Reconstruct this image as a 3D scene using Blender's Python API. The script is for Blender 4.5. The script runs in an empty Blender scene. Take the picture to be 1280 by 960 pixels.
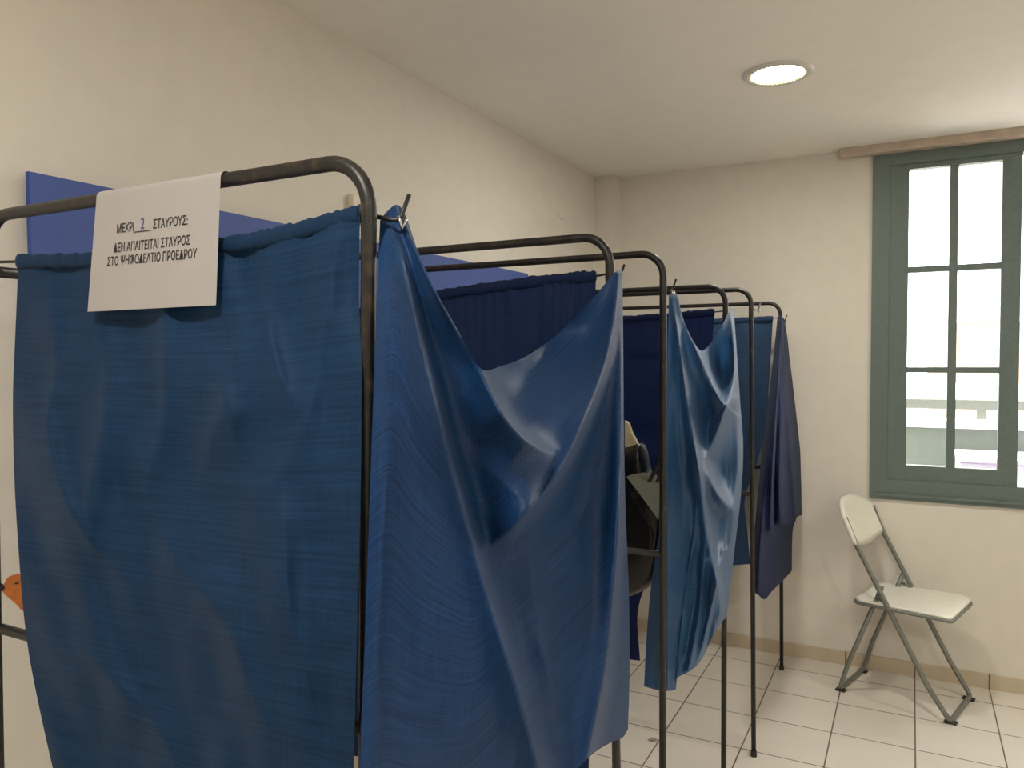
import bpy, bmesh, math, random
import numpy as np
from mathutils import Vector

# ------------------------------------------------------------------ camera
F_PX = 958.1
YAW, PITCH, ROLL = math.radians(27.568), math.radians(2.152), math.radians(-0.37)
EYE = np.array([0.0, 0.0, 1.53])
_f = np.array([-math.sin(YAW) * math.cos(PITCH), math.cos(YAW) * math.cos(PITCH), -math.sin(PITCH)])
_r0 = np.array([math.cos(YAW), math.sin(YAW), 0.0])
_u0 = np.cross(_r0, _f)
_r = math.cos(ROLL) * _r0 + math.sin(ROLL) * _u0
_u = -math.sin(ROLL) * _r0 + math.cos(ROLL) * _u0

scene = bpy.context.scene
C = scene.collection
cam_d = bpy.data.cameras.new('camera')
cam_d.sensor_width = 36.0
cam_d.lens = F_PX / 1280 * 36.0
cam_d.clip_start = 0.05
cam = bpy.data.objects.new('camera', cam_d)
C.objects.link(cam)
from mathutils import Matrix
cam.matrix_world = Matrix(((_r[0], _u[0], -_f[0], EYE[0]), (_r[1], _u[1], -_f[1], EYE[1]),
                           (_r[2], _u[2], -_f[2], EYE[2]), (0, 0, 0, 1)))
scene.camera = cam

# ------------------------------------------------------------------ light and exposure
vs = scene.view_settings
vs.view_transform = 'Standard'
vs.look = 'None'
vs.exposure = 0.55
vs.gamma = 1.0
vs.use_curve_mapping = False
SKY = 5.4              # overcast sky outside the windows
FILL_LAMP_W = 14.5           # each unseen downlight added near the camera as fill
world = bpy.data.worlds.new('sky')
scene.world = world
world.use_nodes = True
wn = world.node_tree
wn.nodes['Background'].inputs[0].default_value = (1.0, 1.0, 0.985, 1)
wn.nodes['Background'].inputs[1].default_value = SKY

# room: left wall X = WL, right wall X = WR, far wall Y = WB, near wall Y = WN
WL, WR, WB, WN, ZC = -1.55, 2.7, 4.046, -2.4, 2.5
WT = 0.24


def portal(name, loc, rot, sx, sy):
    d = bpy.data.lights.new(name, 'AREA')
    d.shape = 'RECTANGLE'
    d.size, d.size_y = sx, sy
    d.cycles.is_portal = True
    o = bpy.data.objects.new(name, d)
    o.location = loc
    o.rotation_euler = rot
    C.objects.link(o)


# portals only guide the sky's own light through the far window and the added second one
portal('portal_far', (0.42, WB + WT + 0.02, 1.66), (math.radians(-90), 0, 0), 1.2, 1.6)
portal('portal_added', (1.92, WB + WT + 0.02, 1.66), (math.radians(-90), 0, 0), 1.1, 1.6)


# sun along the street: it lights the balcony and the houses but does not reach into the room
sun_d = bpy.data.lights.new('sun', 'SUN')
sun_d.energy = 9.0
sun_d.angle = math.radians(0.6)
sun_d.color = (1.0, 0.96, 0.88)
sun = bpy.data.objects.new('sun', sun_d)
sun.rotation_euler = Vector((0.95, -0.13, 1.1)).to_track_quat('Z', 'Y').to_euler()
C.objects.link(sun)


# ------------------------------------------------------------------ pixel rays (1280x960) -> world points, used to measure the room
def ray(x, y):
    return _r * (x - 640) / F_PX - _u * (y - 480) / F_PX + _f


def on_plane(x, y, ax, val):
    d = ray(x, y)
    t = (val - EYE[ax]) / d[ax]
    return EYE + t * d


# ------------------------------------------------------------------ mesh helpers
def tag(o, label=None, cat=None, group=None, kind=None):
    if label: o['label'] = label
    if cat: o['category'] = cat
    if group: o['group'] = group
    if kind: o['kind'] = kind
    return o


def empty(name, loc=(0, 0, 0), rz=0.0):
    o = bpy.data.objects.new(name, None)
    o.location = loc
    o.rotation_euler = (0, 0, rz)
    o.empty_display_size = 0.1
    C.objects.link(o)
    return o


def link(name, me, mat, parent=None):
    o = bpy.data.objects.new(name, me)
    C.objects.link(o)
    if mat is not None and not me.materials:
        me.materials.append(mat)
    if parent is not None:
        o.parent = parent
    return o


def obj(name, bm, mat, parent=None, smooth=False, bevel=0.0):
    if bevel:
        bmesh.ops.bevel(bm, geom=[e for e in bm.edges], offset=bevel, segments=2, profile=0.5, affect='EDGES')
    bmesh.ops.recalc_face_normals(bm, faces=bm.faces)
    me = bpy.data.meshes.new(name)
    bm.to_mesh(me)
    bm.free()
    if smooth:
        for p in me.polygons: p.use_smooth = True
    return link(name, me, mat, parent)


def add_box(bm, x0, x1, y0, y1, z0, z1):
    v = [bm.verts.new(p) for p in ((x0, y0, z0), (x1, y0, z0), (x1, y1, z0), (x0, y1, z0),
                                   (x0, y0, z1), (x1, y0, z1), (x1, y1, z1), (x0, y1, z1))]
    for f in ((0, 3, 2, 1), (4, 5, 6, 7), (0, 1, 5, 4), (1, 2, 6, 5), (2, 3, 7, 6), (3, 0, 4, 7)):
        bm.faces.new([v[i] for i in f])


def box(name, mat, parent, x0, x1, y0, y1, z0, z1, bevel=0.0):
    bm = bmesh.new()
    add_box(bm, x0, x1, y0, y1, z0, z1)
    return obj(name, bm, mat, parent, bevel=bevel)


def round_path(pts, rad, n=7):
    """polyline with its inner corners rounded to radius rad"""
    pts = [np.array(p, float) for p in pts]
    out = [pts[0]]
    for i in range(1, len(pts) - 1):
        a, b, c = pts[i - 1], pts[i], pts[i + 1]
        d1 = (a - b) / np.linalg.norm(a - b)
        d2 = (c - b) / np.linalg.norm(c - b)
        ang = math.acos(max(-1, min(1, float(d1 @ d2))))
        if abs(ang - math.pi) < 1e-3:
            out.append(b); continue
        t = rad / math.tan(ang / 2)
        t = min(t, 0.48 * np.linalg.norm(a - b), 0.48 * np.linalg.norm(c - b))
        p1, p2 = b + d1 * t, b + d2 * t
        bis = (d1 + d2) / np.linalg.norm(d1 + d2)
        r = t * math.tan(ang / 2)
        cen = b + bis * (r / math.sin(ang / 2))
        v1, v2 = p1 - cen, p2 - cen
        th = math.acos(max(-1, min(1, float(v1 @ v2) / (np.linalg.norm(v1) * np.linalg.norm(v2)))))
        for k in range(n + 1):
            s = k / n
            w1 = math.sin((1 - s) * th) / math.sin(th)
            w2 = math.sin(s * th) / math.sin(th)
            out.append(cen + w1 * v1 + w2 * v2)
    out.append(pts[-1])
    return out


def add_tube(bm, path, r, seg=14, caps=True, closed=False, squash=None):
    path = [np.array(p, float) for p in path]
    n = len(path)
    tans = []
    for i in range(n):
        if closed:
            t = path[(i + 1) % n] - path[i - 1]
        else:
            t = path[min(i + 1, n - 1)] - path[max(i - 1, 0)]
        tans.append(t / np.linalg.norm(t))
    up = np.array([0, 0, 1.0])
    if abs(tans[0] @ up) > 0.9: up = np.array([0, 1.0, 0])
    nrm = np.cross(tans[0], up); nrm /= np.linalg.norm(nrm)
    rings = []
    for i in range(n):
        nrm = nrm - tans[i] * (nrm @ tans[i]); nrm /= np.linalg.norm(nrm)
        b = np.cross(tans[i], nrm)
        rr = r[i] if hasattr(r, '__len__') else r
        sq = squash or (1, 1)
        rings.append([bm.verts.new(path[i] + rr * (math.cos(a) * nrm * sq[0] + math.sin(a) * b * sq[1]))
                      for a in [2 * math.pi * k / seg for k in range(seg)]])
    m = n if closed else n - 1
    for i in range(m):
        A, B = rings[i], rings[(i + 1) % n]
        for k in range(seg):
            bm.faces.new((A[k], A[(k + 1) % seg], B[(k + 1) % seg], B[k]))
    if caps and not closed:
        bm.faces.new(list(reversed(rings[0])))
        bm.faces.new(rings[-1])


def tube(name, mat, parent, path, r, seg=14, squash=None):
    bm = bmesh.new()
    add_tube(bm, path, r, seg, squash=squash)
    return obj(name, bm, mat, parent, smooth=True)


def add_lathe(bm, prof, seg=40, cen=(0, 0, 0)):
    """prof: list of (radius, z)"""
    rings = []
    for (r, z) in prof:
        if r < 1e-6:
            rings.append([bm.verts.new((cen[0], cen[1], cen[2] + z))])
        else:
            rings.append([bm.verts.new((cen[0] + r * math.cos(2 * math.pi * k / seg), cen[1] + r * math.sin(2 * math.pi * k / seg), cen[2] + z)) for k in range(seg)])
    for A, B in zip(rings, rings[1:]):
        for k in range(seg):
            k2 = (k + 1) % seg
            if len(A) == 1 and len(B) == 1: continue
            if len(A) == 1: bm.faces.new((A[0], B[k], B[k2]))
            elif len(B) == 1: bm.faces.new((A[k], B[0], A[k2]))
            else: bm.faces.new((A[k], A[k2], B[k2], B[k]))


def add_prism(bm, pts, off):
    """pts: planar polygon in 3D, extruded by vector off"""
    a = [bm.verts.new(p) for p in pts]
    b = [bm.verts.new(np.array(p) + np.array(off)) for p in pts]
    bm.faces.new(a)
    bm.faces.new(list(reversed(b)))
    n = len(a)
    for i in range(n):
        bm.faces.new((a[i], b[i], b[(i + 1) % n], a[(i + 1) % n]))


def catmull(pts, n=8):
    p = [np.array(q, float) for q in pts]
    p = [2 * p[0] - p[1]] + p + [2 * p[-1] - p[-2]]
    out = []
    for i in range(1, len(p) - 2):
        for k in range(n):
            t = k / n
            out.append(0.5 * ((2 * p[i]) + (-p[i - 1] + p[i + 1]) * t + (2 * p[i - 1] - 5 * p[i] + 4 * p[i + 1] - p[i + 2]) * t * t
                              + (-p[i - 1] + 3 * p[i] - 3 * p[i + 1] + p[i + 2]) * t ** 3))
    out.append(p[-2])
    return np.array(out)


# ------------------------------------------------------------------ materials
def S(h):
    """sRGB hex -> linear rgba"""
    h = h.lstrip('#')
    v = [int(h[i:i + 2], 16) / 255 for i in (0, 2, 4)]
    return tuple([x / 12.92 if x <= 0.04045 else ((x + 0.055) / 1.055) ** 2.4 for x in v] + [1.0])


def new_mat(name):
    m = bpy.data.materials.new(name)
    m.use_nodes = True
    nt = m.node_tree
    return m, nt, nt.nodes['Principled BSDF']


def nd(nt, t, **kw):
    n = nt.nodes.new(t)
    for k, v in kw.items():
        if k.startswith('i_'): n.inputs[k[2:].replace('_', ' ')].default_value = v
        else: setattr(n, k, v)
    return n


def plain(name, col, rough=0.6, metal=0.0, noise=0.0, scale=30, bump=0.0, spec=0.5):
    m, nt, b = new_mat(name)
    b.inputs['Roughness'].default_value = rough
    b.inputs['Metallic'].default_value = metal
    b.inputs['Specular IOR Level'].default_value = spec
    L = nt.links
    tc = nd(nt, 'ShaderNodeTexCoord')
    no = nd(nt, 'ShaderNodeTexNoise', i_Scale=scale, i_Detail=4.0)
    L.new(tc.outputs['Object'], no.inputs['Vector'])
    cr = nd(nt, 'ShaderNodeValToRGB')
    cr.color_ramp.elements[0].position = 0.3
    cr.color_ramp.elements[1].position = 0.7
    c = S(col)
    cr.color_ramp.elements[0].color = tuple([x * (1 - noise) for x in c[:3]] + [1])
    cr.color_ramp.elements[1].color = tuple([min(1, x * (1 + noise)) for x in c[:3]] + [1])
    L.new(no.outputs['Fac'], cr.inputs['Fac'])
    L.new(cr.outputs['Color'], b.inputs['Base Color'])
    if bump:
        bp = nd(nt, 'ShaderNodeBump', i_Strength=bump, i_Distance=0.01)
        L.new(no.outputs['Fac'], bp.inputs['Height'])
        L.new(bp.outputs['Normal'], b.inputs['Normal'])
    return m


def cloth(name, col, col2, trans=0.3, slub=0.35, rough=0.7, sheen=0.25, spec=0.25):
    """woven curtain cloth: fine slubs along U, a little light passing through"""
    m, nt, b = new_mat(name)
    L = nt.links
    uv = nd(nt, 'ShaderNodeUVMap')
    mp = nd(nt, 'ShaderNodeMapping')
    mp.inputs['Scale'].default_value = (6, 240, 1)
    L.new(uv.outputs['UV'], mp.inputs['Vector'])
    n1 = nd(nt, 'ShaderNodeTexNoise', i_Scale=1.0, i_Detail=2.0, i_Roughness=0.6)
    L.new(mp.outputs['Vector'], n1.inputs['Vector'])
    mp2 = nd(nt, 'ShaderNodeMapping')
    mp2.inputs['Scale'].default_value = (300, 14, 1)
    L.new(uv.outputs['UV'], mp2.inputs['Vector'])
    n2 = nd(nt, 'ShaderNodeTexNoise', i_Scale=1.0, i_Detail=2.0)
    L.new(mp2.outputs['Vector'], n2.inputs['Vector'])
    ad = nd(nt, 'ShaderNodeMath', operation='MULTIPLY_ADD')
    ad.inputs[1].default_value = 0.35
    L.new(n2.outputs['Fac'], ad.inputs[0])
    L.new(n1.outputs['Fac'], ad.inputs[2])
    cr = nd(nt, 'ShaderNodeValToRGB')
    cr.color_ramp.elements[0].position = 0.67 - slub * 0.5
    cr.color_ramp.elements[1].position = 0.67 + slub * 0.5
    cr.color_ramp.elements[0].color = S(col)
    cr.color_ramp.elements[1].color = S(col2)
    L.new(ad.outputs[0], cr.inputs['Fac'])
    L.new(cr.outputs['Color'], b.inputs['Base Color'])
    b.inputs['Roughness'].default_value = rough
    b.inputs['Specular IOR Level'].default_value = spec
    b.inputs['Sheen Weight'].default_value = sheen
    b.inputs['Sheen Roughness'].default_value = 0.4
    b.inputs['Sheen Tint'].default_value = (0.75, 0.85, 1.0, 1)
    bp = nd(nt, 'ShaderNodeBump', i_Strength=0.25, i_Distance=0.002)
    L.new(ad.outputs[0], bp.inputs['Height'])
    L.new(bp.outputs['Normal'], b.inputs['Normal'])
    tr = nd(nt, 'ShaderNodeBsdfTranslucent')
    L.new(cr.outputs['Color'], tr.inputs['Color'])
    L.new(bp.outputs['Normal'], tr.inputs['Normal'])
    mx = nd(nt, 'ShaderNodeMixShader')
    mx.inputs[0].default_value = trans
    L.new(b.outputs[0], mx.inputs[1])
    L.new(tr.outputs[0], mx.inputs[2])
    L.new(mx.outputs[0], nt.nodes['Material Output'].inputs['Surface'])
    return m


def tube_paint():
    m, nt, b = new_mat('worn_black_paint')
    L = nt.links
    tc = nd(nt, 'ShaderNodeTexCoord')
    no = nd(nt, 'ShaderNodeTexNoise', i_Scale=55.0, i_Detail=6.0, i_Roughness=0.65)
    L.new(tc.outputs['Object'], no.inputs['Vector'])
    cr = nd(nt, 'ShaderNodeValToRGB')
    cr.color_ramp.elements[0].position = 0.52
    cr.color_ramp.elements[1].position = 0.72
    cr.color_ramp.elements[0].color = (0.008, 0.007, 0.007, 1)
    cr.color_ramp.elements[1].color = (0.055, 0.032, 0.016, 1)
    L.new(no.outputs['Fac'], cr.inputs['Fac'])
    L.new(cr.outputs['Color'], b.inputs['Base Color'])
    b.inputs['Roughness'].default_value = 0.42
    bp = nd(nt, 'ShaderNodeBump', i_Strength=0.15, i_Distance=0.002)
    L.new(no.outputs['Fac'], bp.inputs['Height'])
    L.new(bp.outputs['Normal'], b.inputs['Normal'])
    return m


def tiles(name, ox, oy, w, h, col1, col2, mortar, plane='XY', msize=0.006, rough=0.3):
    m, nt, b = new_mat(name)
    L = nt.links
    ge = nd(nt, 'ShaderNodeNewGeometry')
    mp = nd(nt, 'ShaderNodeMapping')
    mp.inputs['Location'].default_value = (-ox, -oy, 0)
    L.new(ge.outputs['Position'], mp.inputs['Vector'])
    br = nd(nt, 'ShaderNodeTexBrick')
    br.offset = 0.0
    br.squash = 1.0
    br.inputs['Scale'].default_value = 1.0
    br.inputs['Mortar Size'].default_value = msize / 2
    br.inputs['Mortar Smooth'].default_value = 0.2
    br.inputs['Brick Width'].default_value = w
    br.inputs['Row Height'].default_value = h
    br.inputs['Color1'].default_value = S(col1)
    br.inputs['Color2'].default_value = S(col2)
    br.inputs['Mortar'].default_value = S(mortar)
    L.new(mp.outputs['Vector'], br.inputs['Vector'])
    no = nd(nt, 'ShaderNodeTexNoise', i_Scale=7.0, i_Detail=5.0)
    L.new(ge.outputs['Position'], no.inputs['Vector'])
    mr = nd(nt, 'ShaderNodeMapRange')
    mr.inputs[3].default_value = 0.93
    mr.inputs[4].default_value = 1.05
    L.new(no.outputs['Fac'], mr.inputs[0])
    mu = nd(nt, 'ShaderNodeMix', data_type='RGBA', blend_type='MULTIPLY')
    mu.inputs[0].default_value = 1.0
    L.new(br.outputs['Color'], mu.inputs[6])
    L.new(mr.outputs[0], mu.inputs[7])
    L.new(mu.outputs[2], b.inputs['Base Color'])
    b.inputs['Roughness'].default_value = rough
    bp = nd(nt, 'ShaderNodeBump', i_Strength=0.5, i_Distance=0.002, invert=True)
    L.new(br.outputs['Fac'], bp.inputs['Height'])
    L.new(bp.outputs['Normal'], b.inputs['Normal'])
    return m


def glass_mat():
    m, nt, b = new_mat('window_glass')
    L = nt.links
    t = nd(nt, 'ShaderNodeBsdfTransparent')
    t.inputs[0].default_value = (0.97, 0.98, 0.97, 1)
    g = nd(nt, 'ShaderNodeBsdfGlossy')
    g.inputs['Roughness'].default_value = 0.03
    fr = nd(nt, 'ShaderNodeFresnel')
    mx = nd(nt, 'ShaderNodeMixShader')
    L.new(fr.outputs[0], mx.inputs[0])
    L.new(t.outputs[0], mx.inputs[1])
    L.new(g.outputs[0], mx.inputs[2])
    L.new(mx.outputs[0], nt.nodes['Material Output'].inputs['Surface'])
    nt.nodes.remove(b)
    return m


def emit(name, col, strength):
    m, nt, b = new_mat(name)
    b.inputs['Base Color'].default_value = S(col)
    b.inputs['Emission Color'].default_value = S(col)
    b.inputs['Emission Strength'].default_value = strength
    return m


M = {
    'wall': plain('wall_paint', '#e6dfd4', 0.85, noise=0.02, scale=14, bump=0.03, spec=0.2),
    'ceil': plain('ceiling_paint', '#f8f4ea', 0.9, noise=0.015, scale=10, bump=0.02, spec=0.15),
    'floor': tiles('floor_tiles', 0.028, 3.579, 0.300, 0.293, '#ebe3d9', '#e6ddd2', '#75645a'),
    'skirt': tiles('skirting_tiles', 0.028, 3.579, 0.300, 50.0, '#cfc0a8', '#c9baa2', '#7a6a58', msize=0.008),
    'frame_green': plain('green_grey_window_paint', '#687571', 0.5, noise=0.08, scale=60),
    'rail_wood': plain('pale_wood', '#cbb9a8', 0.6, noise=0.10, scale=25),
    'glass': glass_mat(),
    'tube': tube_paint(),
    'wire': plain('dark_wire', '#2a2522', 0.5, metal=0.5),
    'steel': plain('bright_steel', '#c8c8c4', 0.25, metal=1.0),
    'chair_white': plain('cream_plastic', '#f0ede0', 0.35, noise=0.02, scale=40),
    'chair_metal': plain('grey_chair_paint', '#7d7f78', 0.4, metal=0.35, noise=0.08, scale=70),
    'rubber': plain('dark_rubber', '#3c3a36', 0.8),
    'paper': plain('white_paper', '#a29c99', 0.8, noise=0.015, scale=20),
    'ink': plain('black_ink', '#2a2624', 0.8),
    'pen': plain('blue_pen', '#3c3f8c', 0.7),
    'panel': plain('blue_violet_board', '#4a5ea2', 0.6, noise=0.04, scale=8),
    'panel_edge': plain('blue_board_edge', '#2f4a92', 0.6, noise=0.04, scale=8),
    'leather': plain('black_leather', '#151414', 0.35, noise=0.3, scale=90, bump=0.15),
    'grey_paper': plain('grey_green_paper', '#8d9082', 0.8, noise=0.03, scale=30),
    'cream_paper': plain('cream_paper', '#d8cda4', 0.8, noise=0.06, scale=40),
    'plastic': plain('ivory_plastic', '#e3d9c4', 0.45, noise=0.02),
    'dark': plain('dark_plastic', '#3a332c', 0.5),
    'orange': plain('orange_print', '#cf7a3a', 0.7, noise=0.15, scale=60),
    'brown_dark': plain('dark_brown_print', '#33291f', 0.7, noise=0.2, scale=60),
    'shelf': plain('dark_board', '#4b4038', 0.6, noise=0.1, scale=30),
    'cloth_side': cloth('blue_cloth_side', '#0e2c4c', '#15395c', trans=0.30, sheen=0.10),
    'cloth_front': cloth('blue_cloth_front', '#0a2a50', '#224c80', trans=0.30, slub=0.65, sheen=0.08, rough=0.48, spec=0.35),
    'cloth_light': cloth('light_blue_cloth', '#163e6a', '#386796', trans=0.30, slub=0.9, sheen=0.22, rough=0.42, spec=0.5),
    'cloth_navy': cloth('navy_cloth', '#0f2047', '#14284e', trans=0.22, sheen=0.1),
    'cloth_indigo': cloth('indigo_cloth', '#14204a', '#192852', trans=0.22, sheen=0.05),
    'cloth_teal': cloth('grey_blue_cloth', '#3a5478', '#435e83', trans=0.4, sheen=0.15),
    'lamp_rim': plain('white_lamp_rim', '#d8d6d0', 0.35),
    'lamp_lens': emit('lamp_lens', '#f8ffc4', 14.0),
    'out_wall': plain('grey_green_render', '#6f7870', 0.9, noise=0.12, scale=12),
    'out_white': plain('white_render', '#f4f2ee', 0.9, noise=0.02),
    'out_peach': plain('peach_render', '#b3947c', 0.9, noise=0.03, scale=3),
    'out_grey': plain('grey_metal_rail', '#63665f', 0.6, noise=0.05),
    'out_floor': plain('pale_concrete', '#eae6de', 0.9, noise=0.03),
    'out_box': plain('white_enamel', '#c9c2dd', 0.5, noise=0.02),
}

# ------------------------------------------------------------------ room shell
WX0, WX1, WZ0, WZ1 = -0.175, 1.02, 0.833, 2.461      # far window opening (outer edge of its frame)
VX0, VX1 = 1.36, 2.48                                # second window, unseen further right, added for daylight along the curtains


def struct(name, bm, mat):
    return tag(obj(name, bm, mat), kind='structure')


bm = bmesh.new(); add_box(bm, WL - WT, WR + WT, WN - WT, WB + WT, -0.15, 0.0); struct('floor', bm, M['floor'])
bm = bmesh.new(); add_box(bm, WL - WT, WR + WT, WN - WT, WB + WT, ZC, ZC + 0.15); struct('ceiling', bm, M['ceil'])
bm = bmesh.new(); add_box(bm, WL - WT, WL, WN - WT, WB + WT, 0, ZC); struct('wall_left', bm, M['wall'])
bm = bmesh.new(); add_box(bm, WL, WR, WN - WT, WN, 0, ZC); struct('wall_near', bm, M['wall'])


bm = bmesh.new()
for (p, q, r, t) in ((WL, WX0, 0, ZC), (WX1, VX0, 0, ZC), (VX1, WR, 0, ZC), (WX0, WX1, 0, WZ0), (WX0, WX1, WZ1, ZC), (VX0, VX1, 0, WZ0), (VX0, VX1, WZ1, ZC)):
    add_box(bm, p, q, WB, WB + WT, r, t)
struct('wall_back', bm, M['wall'])
bm = bmesh.new(); add_box(bm, WR, WR + WT, WN - WT, WB + WT, 0, ZC); struct('wall_right', bm, M['wall'])

bm = bmesh.new(); add_box(bm, WL, -1.430, 3.955, WB, 0, ZC); struct('column_corner', bm, M['wall'])
bm = bmesh.new(); add_box(bm, -1.430, WR, WB - 0.010, WB, 0, 0.067); struct('baseboard_back', bm, M['skirt'])
bm = bmesh.new(); add_box(bm, WL, WL + 0.010, WN, 3.955, 0, 0.067); struct('baseboard_left', bm, M['skirt'])
bm = bmesh.new(); add_box(bm, WL + 0.010, -1.430, 3.945, 3.955, 0, 0.067); struct('baseboard_column', bm, M['skirt'])


# ------------------------------------------------------------------ windows
def build_sash(parent, x0, x1, z0, z1, y0, y1, cols, rows, name='sash'):
    """one sash: stiles, rails and glazing bars; cols/rows give the pane openings"""
    bm = bmesh.new()
    add_box(bm, x0, cols[0][0], y0, y1, z0, z1)
    add_box(bm, cols[-1][1], x1, y0, y1, z0, z1)
    add_box(bm, cols[0][0], cols[-1][1], y0, y1, z0, rows[0][0])
    add_box(bm, cols[0][0], cols[-1][1], y0, y1, rows[-1][1], z1)
    for a, b in zip(cols, cols[1:]):
        add_box(bm, a[1], b[0], y0 + 0.006, y1 - 0.006, rows[0][0], rows[-1][1])
    for a, b in zip(rows, rows[1:]):
        for c in cols:
            add_box(bm, c[0], c[1], y0 + 0.006, y1 - 0.006, a[1], b[0])
    s = obj(name, bm, M['frame_green'], parent)
    for c in cols:
        for r in rows:
            bm = bmesh.new()
            ym = (y0 + y1) / 2
            add_box(bm, c[0] - 0.004, c[1] + 0.004, ym - 0.002, ym + 0.002, r[0] - 0.004, r[1] + 0.004)
            obj('pane', bm, M['glass'], s)
    return s


w1 = tag(empty('window_1', (0, 0, 0)), kind='structure')
bm = bmesh.new()
fy0, fy1 = WB - 0.012, WB + 0.075
fo, fi = (WX0, WX1, WZ0, WZ1), (-0.100, 0.945, 0.930, 2.405)
add_box(bm, fo[0], fi[0], fy0, fy1, fo[2], fo[3])
add_box(bm, fi[1], fo[1], fy0, fy1, fo[2], fo[3])
add_box(bm, fi[0], fi[1], fy0, fy1, fo[2], fi[2])
add_box(bm, fi[0], fi[1], fy0, fy1, fi[3], fo[3])
add_box(bm, fo[0] + 0.03, fo[1], fy0 - 0.010, fy0, fo[2] + 0.018, fo[2] + 0.032)
obj('frame', bm, M['frame_green'], w1)
PC = [(-0.021, 0.144), (0.179, 0.346)]
PR = [(1.000, 1.436), (1.462, 1.903), (1.930, 2.380)]
build_sash(w1, -0.103, 0.420, 0.927, 2.408, WB - 0.004, WB + 0.048, PC, PR)
# the other sash stands open into the room, hinged on the right jamb
PC2 = [(0.055, 0.22), (0.255, 0.42)]
s2 = build_sash(w1, 0.0, 0.515, 0.932, 2.403, -0.026, 0.026, PC2, PR)
s2.location = (0.930, WB - 0.03, 0)
s2.rotation_euler = (0, 0, math.radians(-78))

w2 = tag(empty('window_added', (0, 0, 0)), kind='structure')  # unseen window, added to let in more daylight from the far side
bm = bmesh.new()
for (a, b, c, d) in ((VX0, VX0 + .07, WZ0, WZ1), (VX1 - .07, VX1, WZ0, WZ1), (VX0, VX1, WZ0, WZ0 + .09), (VX0, VX1, WZ1 - .06, WZ1)):
    add_box(bm, a, b, fy0, fy1, c, d)
obj('frame', bm, M['frame_green'], w2)
for x0_ in (VX0 + .065, VX0 + .56):
    build_sash(w2, x0_, x0_ + 0.495, 0.92, 2.405, WB - 0.004, WB + 0.048, [(x0_ + .07, x0_ + .23), (x0_ + .265, x0_ + .425)], PR)

# wooden curtain rail above the far window: a top lip over a rounded face board
cr_ = tag(empty('curtain_rail', (0.4, WB, 2.46)), 'pale wooden curtain rail box above the green window', 'curtain rail')
bm = bmesh.new(); add_box(bm, -0.724, 0.9, -0.075, -0.002, 0.045, 0.068); obj('top_board', bm, M['rail_wood'], cr_, bevel=0.004)
bm = bmesh.new(); add_box(bm, -0.720, 0.9, -0.066, -0.004, 0.000, 0.045); obj('face_board', bm, M['rail_wood'], cr_, bevel=0.006)

# ------------------------------------------------------------------ outside the window
bm = bmesh.new(); add_box(bm, -3, 6, WB + WT, 5.6, -0.15, 0.0); tag(obj('balcony_floor', bm, M['out_floor']), kind='structure')
par = tag(empty('balcony_parapet', (0.5, 5.3, 0)), 'grey green balcony wall with white cap outside the window', 'parapet')
bm = bmesh.new(); add_box(bm, -3.5, 5.5, 0.0, 0.14, 0, 1.075); obj('parapet_wall', bm, M['out_wall'], par)
bm = bmesh.new(); add_box(bm, -3.5, 5.5, -0.03, 0.17, 1.075, 1.125); obj('cap', bm, M['out_white'], par, bevel=0.006)
rl = tag(empty('balcony_railing', (0.5, 5.36, 1.125)), 'grey metal rail standing on the balcony wall cap', 'railing')
bm = bmesh.new(); add_box(bm, -3.5, 5.5, -0.02, 0.02, 0.060, 0.120); obj('rail', bm, M['out_grey'], rl, bevel=0.004)
for px_ in (-2.6, -1.4, -0.13, 1.15, 2.4):
    bm = bmesh.new(); add_box(bm, px_ - 0.025, px_ + 0.025, -0.018, 0.018, 0.0, 0.075); obj('post', bm, M['out_grey'], rl)
bx = tag(empty('storage_box', (0.58, 4.95, 0)), 'white enamel box standing on the balcony below its wall', 'box')
bm = bmesh.new(); add_box(bm, -0.35, 0.35, -0.2, 0.2, 0, 0.94); obj('body', bm, M['out_box'], bx, bevel=0.01)
bm = bmesh.new(); add_box(bm, -0.36, 0.36, -0.21, 0.21, 0.94, 0.965); obj('lid', bm, M['out_box'], bx, bevel=0.006)
bd = tag(empty('building', (1.5, 9.0, 0)), 'peach coloured house with white band seen through the window', 'building')
bm = bmesh.new(); add_box(bm, -1.32, 4.0, 0, 2.5, -3, 1.09); obj('lower_wall', bm, M['out_peach'], bd)
bm = bmesh.new(); add_box(bm, -3.5, 4.0, -0.10, 0, 1.06, 1.22); obj('white_band', bm, M['out_white'], bd)
bm = bmesh.new(); add_box(bm, -1.32, 4.0, 0, 2.5, 1.09, 1.83); obj('upper_wall', bm, M['out_peach'], bd)
bm = bmesh.new(); add_box(bm, -1.40, 4.1, -0.06, 2.5, 1.83, 2.1); obj('roof_edge', bm, M['out_white'], bd)


# ------------------------------------------------------------------ curtains
def poly_interp(pts, key, n_dense=12):
    """pts [(x, y)...] -> smooth function of one coordinate (key 0: y of x, key 1: x of y)"""
    d = catmull(pts, n_dense)
    k = d[:, key]; v = d[:, 1 - key]
    o = np.argsort(k)
    return lambda q: np.interp(q, k[o], v[o])


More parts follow.
